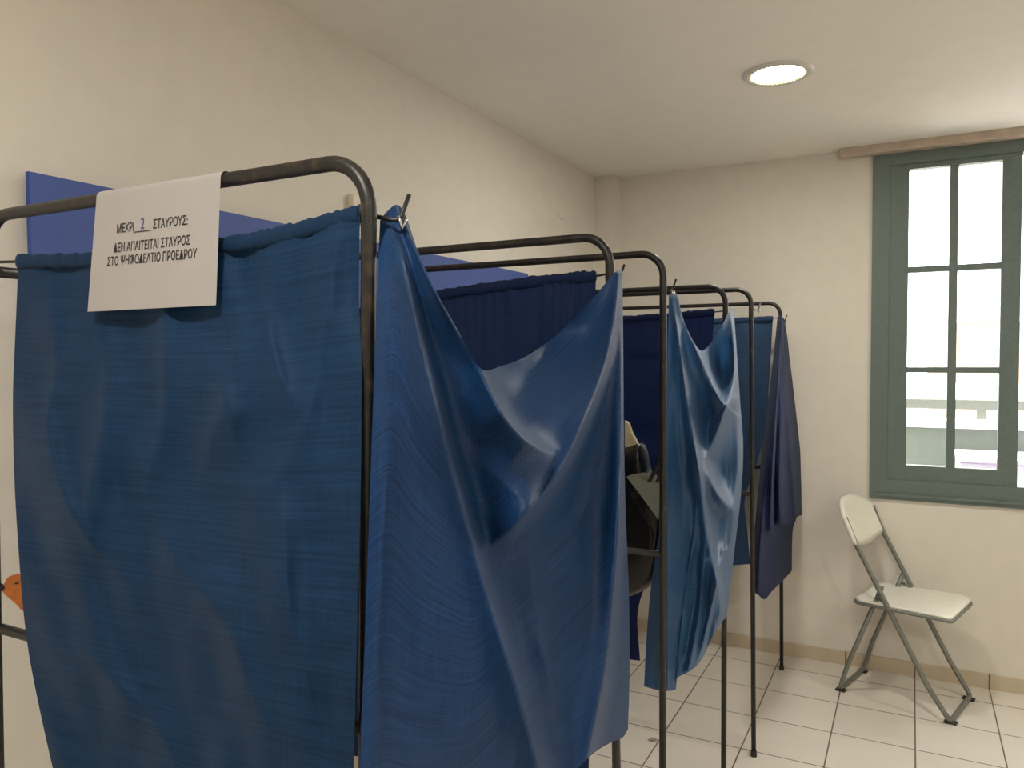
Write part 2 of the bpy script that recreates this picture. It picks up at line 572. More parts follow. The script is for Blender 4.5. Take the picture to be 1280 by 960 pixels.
def ridge_field(Xp, Yp, ridges):
    tot = np.zeros_like(Xp)
    Xp = np.ascontiguousarray(Xp)
    for (pts, amps, wl, wr) in ridges:
        d = catmull(pts, 60)
        tt = np.linspace(0, 1, len(d))
        A = np.interp(tt, np.linspace(0, 1, len(amps)), amps)
        flat = np.stack([Xp.ravel(), Yp.ravel()], 1)
        best = np.full(len(flat), 1e18); idx = np.zeros(len(flat), int)
        for i in range(0, len(flat), 2000):
            dd = ((flat[i:i + 2000, None, :] - d[None]) ** 2).sum(2)
            j = dd.argmin(1)
            best[i:i + 2000] = dd[np.arange(len(j)), j]; idx[i:i + 2000] = j
        dist = np.sqrt(best)
        tg = np.gradient(d, axis=0)
        rel = flat - d[idx]
        side = tg[idx, 0] * rel[:, 1] - tg[idx, 1] * rel[:, 0]     # > 0: image-left of a downward ridge
        tk = np.linspace(0, 1, len(d))
        WLa = np.interp(tk, np.linspace(0, 1, len(wl)), wl) if hasattr(wl, '__len__') else np.full(len(d), wl)
        WRa = np.interp(tk, np.linspace(0, 1, len(wr)), wr) if hasattr(wr, '__len__') else np.full(len(d), wr)
        w = np.where(side > 0, WLa[idx], WRa[idx])
        e = np.minimum(3.5, np.minimum(WLa, WRa)[idx])
        g = np.exp(-(np.sqrt(dist ** 2 + e ** 2) - e) / w)
        tot += (A[idx] * g).reshape(Xp.shape)
    return tot


def drape(name, mat, parent, ax, val, L, R, top, bot, ridges, base, nx=90, ny=130, wob=0.0, seed=0, extra=None):
    """a hanging cloth measured on the plane axis=val: edges traced, folds raised out of that plane.
    base(s,t) and the ridges give the offset towards the room (metres)"""
    fL, fR = poly_interp(L, 1), poly_interp(R, 1)
    td, bd_ = catmull(top, 12), catmull(bot, 12)
    s = np.linspace(0, 1, nx)[None, :]; t = np.linspace(0, 1, ny)[:, None]

    def along(d):
        seg = np.r_[0, np.cumsum(np.abs(np.diff(d[:, 0])) + 1e-6)]; seg /= seg[-1]
        return np.interp(s[0], seg, d[:, 0]), np.interp(s[0], seg, d[:, 1])
    Tx, Ty = along(td); Bx, By = along(bd_)
    Yp = Ty[None] + (By - Ty)[None] * t
    Xl = Tx[None] + (Bx - Tx)[None] * t
    # bow of the two edges relative to the straight line between their ends
    sL = Tx[0] + (Bx[0] - Tx[0]) * t; yL = Ty[0] + (By[0] - Ty[0]) * t
    sR = Tx[-1] + (Bx[-1] - Tx[-1]) * t; yR = Ty[-1] + (By[-1] - Ty[-1]) * t
    Xp = Xl + (1 - s) * (fL(yL) - sL) + s * (fR(yR) - sR)
    S_, T_ = np.broadcast_to(s, Xp.shape), np.broadcast_to(t, Xp.shape)
    dep = base(S_, T_) + ridge_field(Xp, Yp, ridges)
    if extra is not None: dep = dep + extra(S_, T_, Xp, Yp)
    if wob:
        rng = np.random.RandomState(seed)
        for k in range(14):
            fx, fy = rng.uniform(1, 9), rng.uniform(0.3, 5)
            dep = dep + wob / 3 * np.sin(2 * np.pi * (fx * S_ + fy * T_ * rng.choice([-1, 1])) + rng.uniform(0, 6.28)) / (1 + 0.15 * fx)
    sign = 1.0 if ax == 0 else -1.0
    P = np.zeros(Xp.shape + (3,))
    dirs = (_r[None, None] * ((Xp - 640) / F_PX)[..., None] - _u[None, None] * ((Yp - 480) / F_PX)[..., None] + _f[None, None])
    tt = (val + sign * dep - EYE[ax]) / dirs[..., ax]
    P = EYE + tt[..., None] * dirs
    return grid_mesh(name, P, mat, parent)


def grid_mesh(name, P, mat, parent=None):
    ny, nx = P.shape[:2]
    me = bpy.data.meshes.new(name)
    idx = np.arange(nx * ny).reshape(ny, nx)
    faces = np.stack([idx[:-1, :-1], idx[1:, :-1], idx[1:, 1:], idx[:-1, 1:]], -1).reshape(-1, 4)
    me.from_pydata(P.reshape(-1, 3).tolist(), [], faces.tolist())
    # cloth coordinates in metres: along the weft and down the warp
    du = np.linalg.norm(np.diff(P, axis=1), axis=2).mean(0); dv = np.linalg.norm(np.diff(P, axis=0), axis=2).mean(1)
    U = np.r_[0, np.cumsum(du)]; V = np.r_[0, np.cumsum(dv)]
    uvl = me.uv_layers.new(name='UVMap')
    UU, VV = np.meshgrid(U, V)
    uv = np.stack([UU, VV], -1).reshape(-1, 2)
    li = np.zeros(len(me.loops), int); me.loops.foreach_get('vertex_index', li)
    uvl.data.foreach_set('uv', uv[li].ravel())
    me.polygons.foreach_set('use_smooth', [True] * len(me.polygons))
    me.update()
    return link(name, me, mat, parent)


def casing(name, mat, parent, ax, val, pts, r=0.009, ruff=0.003, seed=1, n=160, booth=None, x0=None, x1=None):
    """the gathered hem channel that the wire runs through, and the sagging wire itself"""
    d = catmull(pts, 14)
    q = np.linspace(0, len(d) - 1, n)
    xs = np.interp(q, range(len(d)), d[:, 0]); ys = np.interp(q, range(len(d)), d[:, 1])
    rng = np.random.RandomState(seed)
    path = [on_plane(x, y, ax, val) for x, y in zip(xs, ys)]
    rough = np.convolve(rng.rand(n) - 0.5, [0.25, 0.5, 0.25], 'same')
    rad = r + ruff * rough
    bm = bmesh.new()
    add_tube(bm, path, rad, 12, squash=(0.55, 1.0))
    o = obj(name, bm, mat, parent, smooth=True)
    if booth is not None:
        w = [np.array([x0, val, path[0][2] + 0.004])] + path[::10] + [path[-1]] + [np.array([x1, val, path[-1][2] + 0.003])]
        wo = tube('curtain_wire', M['wire'], booth, w, 0.0022, 8)
        wo.location = -Vector(booth.location)
    return o


# ------------------------------------------------------------------ voting booths: tube frames
RT = 0.0088


def u_frame(parent, pos_top, pos_base, h, xl, name='tube_frame'):
    """an upside-down U of steel tube: front post from pos_base to pos_top, bar towards the wall, rear post"""
    (xt, yt), (xb, yb) = pos_top, pos_base
    P = [(xb, yb, 0.0), (xt, yt, h), (xl, yt, h), (xl - (xt - xb), yb, 0.0)]
    o = tube(name, M['tube'], parent, round_path(P, 0.055, 9), RT, 16)
    return o


def local(parent):
    """keep parts in world coordinates under an Empty that stands at the booth's base"""
    parent_loc = Vector(parent.location)
    for ch in parent.children:
        ch.location = -parent_loc


def pin(parent, x, y, z, toward):
    """spring hook on the post that a front curtain hangs from: dark prong with a bright clip"""
    h = tube('hook', M['tube'], parent, round_path([(x - 0.012 * toward, y, z - 0.004), (x + 0.014, y + 0.010, z - 0.010), (x + 0.022, y + 0.018, z + 0.020)], 0.008, 4), 0.0026, 8)
    c = tube('clip', M['steel'], h, [(x + 0.013, y + 0.010, z - 0.004), (x + 0.016, y + 0.012, z - 0.018), (x + 0.019, y + 0.015, z - 0.006)], 0.0028, 8)
    return h


FR = [  # post top (x, y), post base (x, y), height
    dict(top=(-0.532, 0.683), base=(-0.572, 0.683), h=1.748),
    dict(top=(-0.530, 1.432), base=(-0.522, 1.470), h=1.763),
    dict(top=(-0.530, 1.800), base=(-0.530, 1.800), h=1.772),
    dict(top=(-0.530, 2.490), base=(-0.530, 2.490), h=1.746),
    dict(top=(-0.530, 2.925), base=(-0.517, 2.958), h=1.768),
    dict(top=(-0.548, 3.760), base=(-0.543, 3.842), h=1.766),
]
XL = [-1.268, -1.268, -1.340, -1.340, -1.410, -1.410]
RAILZ = [1.105, 1.045, 1.045, 1.02, 1.005, 0.985]
booth_labels = [
    'black tube voting booth frame nearest the camera, with the white notice hung on it',
    'black tube voting booth frame in the middle of the row of three',
    'black tube voting booth frame at the far end, nearest the back wall',
]
booths = []
for b in range(3):
    A, B = FR[2 * b], FR[2 * b + 1]
    bo = empty('voting_booth_frame', (-0.88, (A['base'][1] + B['base'][1]) / 2, 0))
    tag(bo, booth_labels[b], 'voting booth', 'voting booth frames along the left wall')
    for i in (2 * b, 2 * b + 1):
        f = FR[i]
        u_frame(bo, f['top'], f['base'], f['h'], XL[i])
        k = RAILZ[i] / f['h']
        xr = f['base'][0] + (f['top'][0] - f['base'][0]) * k
        yr = f['base'][1] + (f['top'][1] - f['base'][1]) * k
        tube('cross_rail', M['tube'], bo, [(XL[i], yr, RAILZ[i]), (xr, yr, RAILZ[i])], RT * 0.9, 12)
        for xf, yf in ((f['base'][0], f['base'][1]), (XL[i] - (f['top'][0] - f['base'][0]), f['base'][1])):
            bm = bmesh.new(); add_lathe(bm, [(0, 0), (RT * 1.35, 0), (RT * 1.3, 0.02), (RT * 1.02, 0.022)], 16, (xf, yf, 0)); obj('foot_cap', bm, M['rubber'], bo, smooth=True)
    ya, yb = A['base'][1], B['base'][1]
    xq = XL[2 * b]
    tube('side_rail', M['tube'], bo, [(xq - 0.004, ya, 0.30), (xq - 0.004, yb, 0.30)], RT * 0.9, 12)
    tube('side_rail', M['tube'], bo, [(xq, A['top'][1], 1.665), (xq, B['top'][1], 1.665)], RT, 12)
    bm = bmesh.new(); sz0 = max(RAILZ[2 * b], RAILZ[2 * b + 1]) + RT * 0.9
    add_box(bm, xq + 0.14, -0.92, ya - 0.004, yb - 0.012, sz0, sz0 + 0.014)
    obj('writing_shelf', bm, M['shelf'], bo, bevel=0.002)
    booths.append(bo)


# hooks at the post tops
pin(booths[0], -0.522, 0.695, 1.690, 1)
pin(booths[0], -0.530, 1.440, 1.688, 1)
pin(booths[1], -0.528, 1.808, 1.690, 1)
pin(booths[1], -0.532, 2.500, 1.655, 1)
pin(booths[2], -0.522, 2.935, 1.700, 1)
pin(booths[2], -0.545, 3.772, 1.690, 1)
for bo in booths: local(bo)

# ---- side curtain of the nearest booth (faces the camera)
GC = 'blue curtains of the voting booths'
c1 = empty('curtain', (-0.85, 0.69, 0.75))
tag(c1, 'flat mid blue side curtain facing the camera, hanging behind the white notice', 'curtain', GC)
topU1 = [(23, 328), (70, 327), (120, 325), (200, 318), (278, 308), (320, 301), (355, 294), (400, 282), (450, 269)]
drape('cloth_panel', M['cloth_side'], c1, 1, 0.690,
      [(23, 328), (19, 420), (16, 500), (18, 600), (24, 700), (31, 780), (42, 850), (66, 960), (90, 1050)],
      [(450, 269), (449, 330), (449, 385), (452, 430), (451, 600), (447, 760), (442, 960), (437, 1230)],
      topU1, [(90, 1050), (200, 1100), (330, 1170), (437, 1230)],
      [([(60, 350), (70, 450), (62, 540), (90, 640), (150, 720)], [0.006, 0.017, 0.028, 0.026, 0.006], 40, 26),
       ([(120, 390), (135, 480), (125, 560), (110, 640), (120, 720)], [0.006, 0.017, 0.020, 0.020, 0.000], 30, 40),
       ([(205, 380), (207, 450), (203, 540), (180, 620)], [0.017, 0.020, 0.014, 0.000], 14, 22),
       ([(230, 380), (260, 450), (290, 520), (300, 600)], [0.000, 0.014, 0.022, 0.003], 26, 40),
       ([(300, 400), (280, 500), (262, 560), (240, 660)], [0.000, 0.014, 0.014, 0.000], 36, 24),
       ([(330, 320), (335, 400), (350, 470), (372, 525)], [0.008, 0.017, 0.022, 0.000], 34, 14),
       ([(420, 300), (410, 400), (390, 500), (360, 580), (300, 640)], [0.014, 0.020, 0.020, 0.014, 0.000], 34, 34),
       ([(350, 560), (352, 650), (360, 760), (380, 830)], [0.000, 0.020, 0.022, 0.008], 50, 24),
       ([(180, 600), (220, 700), (280, 780), (330, 900)], [0.000, 0.017, 0.020, 0.014], 40, 50),
       ([(70, 760), (120, 830), (190, 900), (230, 980)], [0.000, 0.017, 0.017, 0.014], 50, 40)],
      lambda s, t: 0.002 + 0.036 * np.clip((t - 0.12) / 0.4, 0, 1) + 0.003 * np.sin(s * 34) * (1 - t) ** 6 + 0.012 * np.sin(s * 9 + 1.5 * t) * t,
      nx=150, ny=170, wob=0.0045, seed=3)
casing('hem_casing', M['cloth_side'], c1, 1, 0.683, [(24, 327), (70, 326), (120, 324), (200, 317), (278, 307), (320, 300), (355, 293), (400, 281), (449, 268)], r=0.0105, ruff=0.004, seed=4, booth=booths[0], x0=-1.268, x1=-0.533)

# ---- side curtain on the far side of the nearest booth
c2 = empty('curtain', (-0.85, 1.43, 0.75))
tag(c2, 'dark blue inner curtain seen above the sagging edge of the largest front curtain', 'curtain', GC)
drape('cloth_panel', M['cloth_navy'], c2, 1, 1.440,
      [(380, 405), (384, 600), (388, 940)], [(745, 346), (741, 500), (738, 700), (736, 960)],
      [(380, 405), (450, 392), (548, 370), (620, 359), (700, 349), (745, 346)], [(388, 940), (560, 955), (736, 965)],
      [([(705, 358), (709, 420), (720, 500)], [.010, .012, 0], 10, 16),
       ([(684, 360), (688, 400), (692, 460)], [.008, .010, 0], 8, 12),
       ([(586, 372), (590, 440), (600, 520)], [.006, .010, 0], 18, 12),
       ([(640, 366), (650, 430), (665, 500)], [.004, .010, 0], 18, 18),
       ([(500, 385), (520, 470), (530, 560)], [.006, .012, 0], 30, 20)],
      lambda s, t: 0.003 * np.sin(s * 150 + 3 * np.sin(s * 21)) * (1 - t) ** 6 + 0.008 * np.sin(s * 30) * t, nx=130, ny=70, wob=0.003, seed=5)
casing('hem_casing', M['cloth_navy'], c2, 1, 1.434, [(380, 404), (450, 391), (548, 369), (620, 358), (700, 348), (745, 345)], r=0.011, ruff=0.006, seed=6, booth=booths[0], x0=-1.268, x1=-0.532)

# ---- front curtain of the nearest booth: swagged between two hooks
c3 = empty('curtain', (-0.5, 1.05, 0.75))
tag(c3, 'largest blue front curtain sagging in a deep swag between two hooks', 'curtain', GC)
R1 = [(489, 285), (505, 340), (525, 430), (545, 510), (565, 590), (590, 680), (620, 780), (648, 870), (672, 960), (690, 1050)]
R2 = [(506, 282), (526, 325), (546, 368), (571, 412), (597, 452), (627, 515), (660, 553), (697, 572)]
R3 = [(772, 345), (766, 400), (752, 465), (727, 530), (699, 588), (665, 635), (630, 668), (598, 694)]
R4 = [(776, 345), (777, 450), (776, 560), (773, 640), (768, 720), (757, 830), (740, 920), (722, 1000)]


def bowl(s, t, x, y):
    return (-0.075 * np.exp(-(((x - 672) / 85) ** 2 + ((y - 420) / 66) ** 2))
            + 0.015 * np.exp(-(((x - 640) / 40) ** 2 + ((y - 640) / 70) ** 2))
            + 0.03 * np.exp(-(((x - 690) / 70) ** 2 + ((y - 800) / 160) ** 2)))


drape('cloth_panel', M['cloth_front'], c3, 0, -0.522,
      [(475, 276), (470, 400), (463, 600), (456, 800), (450, 960), (446, 1240)],
      [(778, 338), (779, 430), (780, 540), (782, 640), (786, 740), (787, 840), (785, 912)],
      [(475, 276), (484, 264), (497, 256), (508, 272), (524, 318), (546, 366), (572, 412), (600, 460), (628, 457), (660, 444), (700, 415), (740, 374), (768, 341), (778, 338)],
      [(446, 1240), (560, 1160), (640, 1060), (700, 985), (738, 945), (762, 929), (778, 922), (785, 912)],
      [(R1, [.01, .045, .06, .065, .06, .065, .08, .085, .08, .06], [20, 50, 60, 70, 90, 110], [4, 4, 5, 7, 14, 22]),
       (R2, [.03, .06, .08, .09, .095, .095, .07, .0], [14, 30, 45, 55, 60], [3, 4, 5, 6, 8]),
       (R3, [.01, .028, .045, .065, .075, .065, .035, .0], [14, 40, 60, 50, 30], [4, 5, 6, 10, 14]),
       (R4, [.015, .035, .055, .07, .075, .07, .065, .055], [14, 30, 42, 48, 48], [3, 3, 3, 3.5, 4]),
       ([(779, 600), (784, 690), (787, 770)], [.0, .015, .0], 7, 7),
       ([(655, 760), (683, 830), (692, 880), (708, 950)], [.0, .010, .010, .0], 14, 10),
       ([(668, 560), (660, 700), (676, 800), (690, 900)], [.0, .008, .008, .0], 30, 18),
       ([(480, 300), (484, 500), (474, 750), (462, 960)], [.006, .012, .014, .01], 18, 26)],
      lambda s, t: -0.026 + 0.056 * s + 0.01 * np.sin(s * 8) * t, nx=190, ny=230, wob=0.0006, seed=7, extra=bowl)

# ---- side curtain on the far side of the middle booth
c4 = empty('curtain', (-0.85, 2.49, 0.75))
tag(c4, 'navy inner curtain at the far side of the middle booth, behind the third post', 'curtain', GC)
drape('cloth_panel', M['cloth_indigo'], c4, 1, 2.494,
      [(610, 425), (620, 600), (640, 800)], [(893, 391), (884, 500), (860, 620), (822, 700), (798, 760), (800, 826)],
      [(610, 425), (700, 408), (785, 400), (840, 396), (893, 391)], [(640, 800), (720, 815), (800, 826)],
      [([(812, 402), (806, 470), (800, 560)], [.012, .014, 0], 8, 6), ([(800, 404), (797, 480), (794, 560)], [.008, .010, 0], 6, 6),
       ([(850, 402), (848, 480)], [.01, 0], 12, 8), ([(760, 408), (762, 500), (750, 600)], [.01, .012, .0], 12, 12)],
      lambda s, t: 0.002 * np.sin(s * 120) * (1 - t) ** 6 + 0.008 * np.sin(s * 26) * (0.3 + t), nx=100, ny=70, wob=0.003, seed=9)
casing('hem_casing', M['cloth_indigo'], c4, 1, 2.490, [(610, 424), (700, 407), (785, 399), (840, 395), (893, 390)], r=0.012, ruff=0.006, seed=10, booth=booths[1], x0=-1.340, x1=-0.530)

# ---- front curtain of the middle booth
c5 = empty('curtain', (-0.5, 2.15, 0.75))
tag(c5, 'shiny lighter blue front curtain twisted in folds between the third and fourth posts', 'curtain', GC)
drape('cloth_panel', M['cloth_light'], c5, 0, -0.522,
      [(836, 370), (834, 460), (832, 560), (828, 640), (820, 690), (813, 740), (808, 800), (805, 858)],
      [(917, 385), (921, 440), (925, 500), (929, 560), (926, 620), (919, 680), (913, 735), (908, 772)],
      [(836, 370), (841, 364), (847, 370), (853, 395), (862, 418), (874, 437), (882, 436), (892, 424), (904, 404), (913, 387), (917, 385)],
      [(805, 858), (825, 863), (844, 862), (846, 848), (862, 839), (876, 826), (890, 798), (902, 778), (908, 772)],
      [([(839, 375), (847, 420), (856, 480), (866, 540), (876, 610), (884, 670), (896, 730), (900, 770)], [.004, .02, .03, .034, .036, .036, .03, .02], 16, 4),
       ([(847, 374), (859, 412), (872, 440), (886, 470), (900, 500), (907, 506)], [.012, .028, .04, .045, .045, .02], 12, 4),
       ([(915, 392), (918, 440), (917, 478), (908, 505), (896, 540), (882, 574)], [.012, .028, .036, .04, .036, .0], 6, 8),
       ([(880, 574), (886, 596), (900, 622), (914, 638)], [.02, .035, .035, .01], 9, 4),
       ([(919, 500), (923, 560), (919, 630), (910, 700)], [.012, .02, .02, .01], 6, 5),
       ([(905, 690), (893, 740), (880, 800), (868, 838)], [.01, .018, .018, .01], 5, 3),
       ([(908, 720), (899, 770), (888, 806)], [.01, .014, .01], 3, 3),
       ([(880, 700), (874, 770), (860, 838)], [.008, .014, .014], 6, 4)],
      lambda s, t: -0.045 + 0.075 * np.clip(s * 1.2, 0, 1), nx=150, ny=220, wob=0.0008, seed=11,
      extra=lambda s, t, x, y: -0.03 * np.exp(-(((x - 897) / 16) ** 2 + ((y - 455) / 36) ** 2)) - 0.01 * np.exp(-(((x - 905) / 12) ** 2 + ((y - 585) / 24) ** 2))
      - 0.06 * np.clip((834 - x) / 30, 0, 1))

# ---- side curtain at the far end
c6 = empty('curtain', (-0.8, 3.78, 0.75))
tag(c6, 'grey blue thin curtain at the far end of the row, behind the fifth post', 'curtain', GC)
drape('cloth_panel', M['cloth_teal'], c6, 1, 3.780,
      [(840, 405), (846, 560), (850, 712)], [(966, 399), (962, 470), (956, 540), (942, 590), (931, 625), (934, 662), (938, 705)],
      [(840, 405), (900, 402), (945, 400), (966, 399)], [(850, 712), (900, 708), (938, 705)],
      [([(905, 410), (908, 520), (905, 600)], [.01, .014, 0], 12, 8), ([(930, 410), (931, 520), (925, 600)], [.01, .014, 0], 8, 10)],
      lambda s, t: 0.008 * np.sin(s * 18) * (0.4 + t), nx=70, ny=60, wob=0.003, seed=12)
casing('hem_casing', M['cloth_teal'], c6, 1, 3.766, [(840, 404), (900, 401), (945, 399), (966, 398)], r=0.012, ruff=0.004, seed=13, n=80, booth=booths[2], x0=-1.410, x1=-0.548)

# ---- bunched curtain on the last hook: one long cloth folded upon itself, hanging from a point
c7 = empty('curtain', (-0.5, 3.8, 0.75))
tag(c7, 'dark indigo curtain gathered on a single hook, its pointed corner hanging low near the chair', 'curtain', GC)
BO = [([(972, 396), (964, 470), (955, 540), (947, 620), (941, 690), (939, 738)],
       [(981, 400), (988, 450), (995, 520), (1003, 590), (1009, 640), (1007, 694)])]
drape('cloth_panel', M['cloth_indigo'], c7, 0, -0.515,
      BO[0][0], BO[0][1], [(972, 396), (976, 394), (981, 400)],
      [(939, 738), (948, 744), (956, 749), (966, 738), (982, 722), (1007, 694)],
      [([(976, 400), (972, 480), (966, 580), (964, 660)], [.01, .03, .04, .03], 5, 4),
       ([(979, 400), (985, 480), (990, 560), (998, 650)], [.008, .02, .03, .03], 5, 4),
       ([(974, 400), (962, 520), (952, 640), (948, 735)], [.0, .02, .03, .02], 5, 6)],
      lambda s, t: -0.05 * (2 * s - 1) ** 2, nx=90, ny=140, wob=0.001, seed=14)
drape('folded_flap', M['cloth_indigo'], c7, 0, -0.470,
      [(974, 410), (972, 480), (969, 560), (967, 655)], [(982, 410), (991, 480), (1000, 560), (1009, 643)],
      [(974, 410), (978, 408), (982, 410)], [(967, 655), (978, 657), (990, 653), (998, 645), (1009, 643)],
      [([(980, 420), (986, 520), (992, 600), (995, 645)], [.0, .014, .02, .018], 4, 3),
       ([(976, 420), (976, 520), (974, 600), (976, 650)], [.0, .01, .016, .01], 4, 4)],
      lambda s, t: -0.04 * (1 - t) ** 3 - 0.03 * (2 * s - 1) ** 2 * t, nx=60, ny=100, wob=0.001, seed=15)
for c in (c1, c2, c3, c4, c5, c6, c7): local(c)

# ------------------------------------------------------------------ white notice folded over the top bar
NY, NZ = 0.683, FR[0]['h']
no = tag(empty('paper_notice', (-0.87, NY, NZ)), 'white sheet of printed Greek text folded over the nearest booth top bar', 'notice')
nx0, nx1 = -0.988, -0.750
prof = []
for k in range(13):
    a = math.pi * k / 12
    prof.append((-math.cos(math.pi - a) * -0.0105, 0.0105 * math.sin(a)))
front = [(-0.0105 - 0.011 * q, -q * 0.155) for q in np.linspace(1, 0.02, 14)]
arc = [(-0.0105 * math.cos(a), 0.0105 * math.sin(a)) for a in np.linspace(0, math.pi, 13)]
line = front + arc
P = np.zeros((len(line), 24, 3))
for j, (dy, dz) in enumerate(line):
    for i in range(24):
        s = i / 23
        flare = -0.010 * (1 - s) * max(0, -dz) / 0.165 if dy < 0 else 0
        P[j, i] = (nx0 + (nx1 - nx0) * s + flare - (-0.87), dy, dz)
grid_mesh('sheet', P, M['paper'], no)


def text_mesh(name, body, size, mat, parent, loc, bold=0.0, shear=0.0, rot=0.0):
    cu = bpy.data.curves.new(name, 'FONT')
    cu.body = body
    cu.size = size
    cu.align_x = 'CENTER'
    cu.offset = bold
    cu.shear = shear
    cu.extrude = 0.00008
    t = bpy.data.objects.new(name, cu)
    C.objects.link(t)
    dg = bpy.context.evaluated_depsgraph_get()
    me = bpy.data.meshes.new_from_object(t.evaluated_get(dg))
    C.objects.unlink(t)
    bpy.data.objects.remove(t)
    o = link(name, me, mat, parent)
    o.location = loc
    o.rotation_euler = (math.radians(90), 0, rot)
    return o


# positions on the sheet: local x from its middle, z below the bar
def ty(z): return -0.0105 - 0.011 * (-z / 0.155) - 0.0004


def line(body, x, z, size=0.0165, kx=0.70, name='printed_line', mat='ink', bold=0.00025):
    o = text_mesh(name, body, size, M[mat], no, (x, ty(z), z), bold)
    o.scale = (kx, 1, 1)
    o.rotation_euler[0] -= math.atan(0.011 / 0.155)


line('ΜΕΧΡΙ', -0.0545, -0.052)
line('ΣΤΑΥΡΟΥΣ:', 0.0325, -0.052)
bm = bmesh.new(); add_box(bm, -0.0375, -0.0035, ty(-.06) - .0002, ty(-.06) + .0002, -0.0540, -0.0532); obj('printed_rule', bm, M['ink'], no)
line('2', -0.0205, -0.0505, 0.021, 0.8, 'handwritten_number', 'pen', 0.0)
line('ΔΕΝ ΑΠΑΙΤΕΙΤΑΙ ΣΤΑΥΡΟΣ', -0.003, -0.0775)
line('ΣΤΟ ΨΗΦΟΔΕΛΤΙΟ ΠΡΟΕΔΡΟΥ', -0.003, -0.0950)

# ------------------------------------------------------------------ black bag with papers in the middle booth
BY = 1.985


def bag_pts(px, y=BY):
    return [on_plane(a, b, 1, y) for a, b in px]


bg = tag(empty('shoulder_bag', (-0.68, BY, 0.87)), 'black leather bag hanging in the gap between the two nearest booths', 'bag')
bag_px = [(748, 640), (752, 590), (766, 566), (786, 559), (797, 557), (802, 576), (806, 592), (818, 600), (827, 622), (827, 680), (822, 715), (812, 733), (800, 741), (782, 748), (764, 745), (752, 725), (748, 690)]
dn = catmull(bag_px + [bag_px[0]], 5)[:-1]
bm = bmesh.new()
rings = []
cx, cy = 788, 660
for (dy, k) in ((-0.005, 0.0), (-0.005, 0.80), (0.0, 0.92), (0.018, 1.0), (0.060, 1.0), (0.082, 0.93), (0.09, 0.8), (0.09, 0.0)):
    if k == 0.0:
        rings.append([bm.verts.new(on_plane(cx, cy, 1, BY) + np.array([0, dy - (0.012 if dy < 0 else -0.012), 0]))])
    else:
        rings.append([bm.verts.new(on_plane(cx + (a - cx) * k, cy + (b - cy) * k, 1, BY) + np.array([0, dy, 0])) for a, b in dn])
for A_, B_ in zip(rings, rings[1:]):
    n = len(dn)
    for i in range(n):
        j = (i + 1) % n
        if len(A_) == 1: bm.faces.new((A_[0], B_[i], B_[j]))
        elif len(B_) == 1: bm.faces.new((A_[i], B_[0], A_[j]))
        else: bm.faces.new((A_[i], A_[j], B_[j], B_[i]))
obj('bag_body', bm, M['leather'], bg, smooth=True)
fl_px = [(786, 610), (794, 626), (804, 644), (812, 655), (816, 672), (812, 690), (804, 697), (796, 690), (790, 670), (786, 640)]
bm = bmesh.new(); add_prism(bm, bag_pts(fl_px, BY - 0.016), (0, 0.018, 0)); obj('front_pocket', bm, M['leather'], bg, bevel=0.003)
strap = [on_plane(806, 612, 1, BY + 0.02), on_plane(817, 592, 1, 1.93), on_plane(828, 565, 1, 1.85), on_plane(829, 520, 1, 1.819), on_plane(829, 495, 1, 1.816), on_plane(830, 530, 1, 1.826), on_plane(829, 580, 1, 1.88), on_plane(818, 612, 1, BY + 0.03)]
tube('strap', M['leather'], bg, [tuple(p) for p in catmull(strap, 6)], 0.006, 8, squash=(1.0, 0.4))
local(bg)
pg = bag_pts([(783, 596), (790, 593), (803, 591), (816, 592), (825, 599), (825, 628), (823, 650), (816, 640), (800, 618)], BY - 0.020)
bm = bmesh.new(); add_prism(bm, pg, (0, 0.0015, 0))
tag(obj('paper_sheet', bm, M['grey_paper']), 'greyish folded sheet of paper sticking out of the black bag', 'paper')
pc = bag_pts([(781, 526), (785, 529), (789, 541), (794, 550), (798, 558), (793, 562), (786, 560), (783, 566), (781, 556)], BY + 0.02)
bm = bmesh.new(); add_prism(bm, pc, (0.002, 0.010, 0))
tag(obj('paper_slip', bm, M['cream_paper'], bevel=0.0), 'small cream paper slip poking up above the black bag', 'paper')

# ------------------------------------------------------------------ blue notice board on the left wall
pb = tag(empty('notice_board', (WL, 2.02, 1.45)), 'long blue violet board mounted on the left wall behind the booths', 'board')
bm = bmesh.new(); add_box(bm, 0.021, 0.031, -1.126, 1.048, -0.42, 0.442); obj('backing', bm, M['panel_edge'], pb, bevel=0.002)
bm = bmesh.new(); add_box(bm, 0.0305, 0.034, -1.124, 1.046, -0.418, 0.440); obj('face_sheet', bm, M['panel'], pb)
for zb in (-0.34, 0.34):
    bm = bmesh.new(); add_box(bm, 0.0, 0.022, -1.0, 1.0, zb - 0.02, zb + 0.02); obj('batten', bm, M['shelf'], pb)

# small wall devices on the left wall
ws = tag(empty('wall_sensor', (WL, 1.905, 1.99)), 'small ivory box on the left wall above the nearest curtain', 'sensor')
bm = bmesh.new(); add_box(bm, 0, 0.024, -0.026, 0.030, -0.05, 0.040); obj('housing', bm, M['plastic'], ws, bevel=0.004)
bm = bmesh.new(); add_box(bm, 0.023, 0.027, -0.001, 0.008, -0.003, 0.011); obj('lens', bm, M['dark'], ws, bevel=0.001)
cv = tag(empty('cover_plate', (WL, 3.512, 2.246)), 'round painted cover plate high on the left wall near the corner', 'cover plate')
bm = bmesh.new(); add_lathe(bm, [(0, 0.004), (0.044, 0.004), (0.048, 0.002), (0.048, -0.001)], 36)
o = obj('plate', bm, M['wall'], cv, smooth=False); o.rotation_euler = (0, math.radians(90), 0)
bm = bmesh.new(); add_lathe(bm, [(0, 0.007), (0.005, 0.006), (0.006, 0.003)], 12)
o = obj('screw', bm, M['plastic'], cv); o.rotation_euler = (0, math.radians(90), 0)

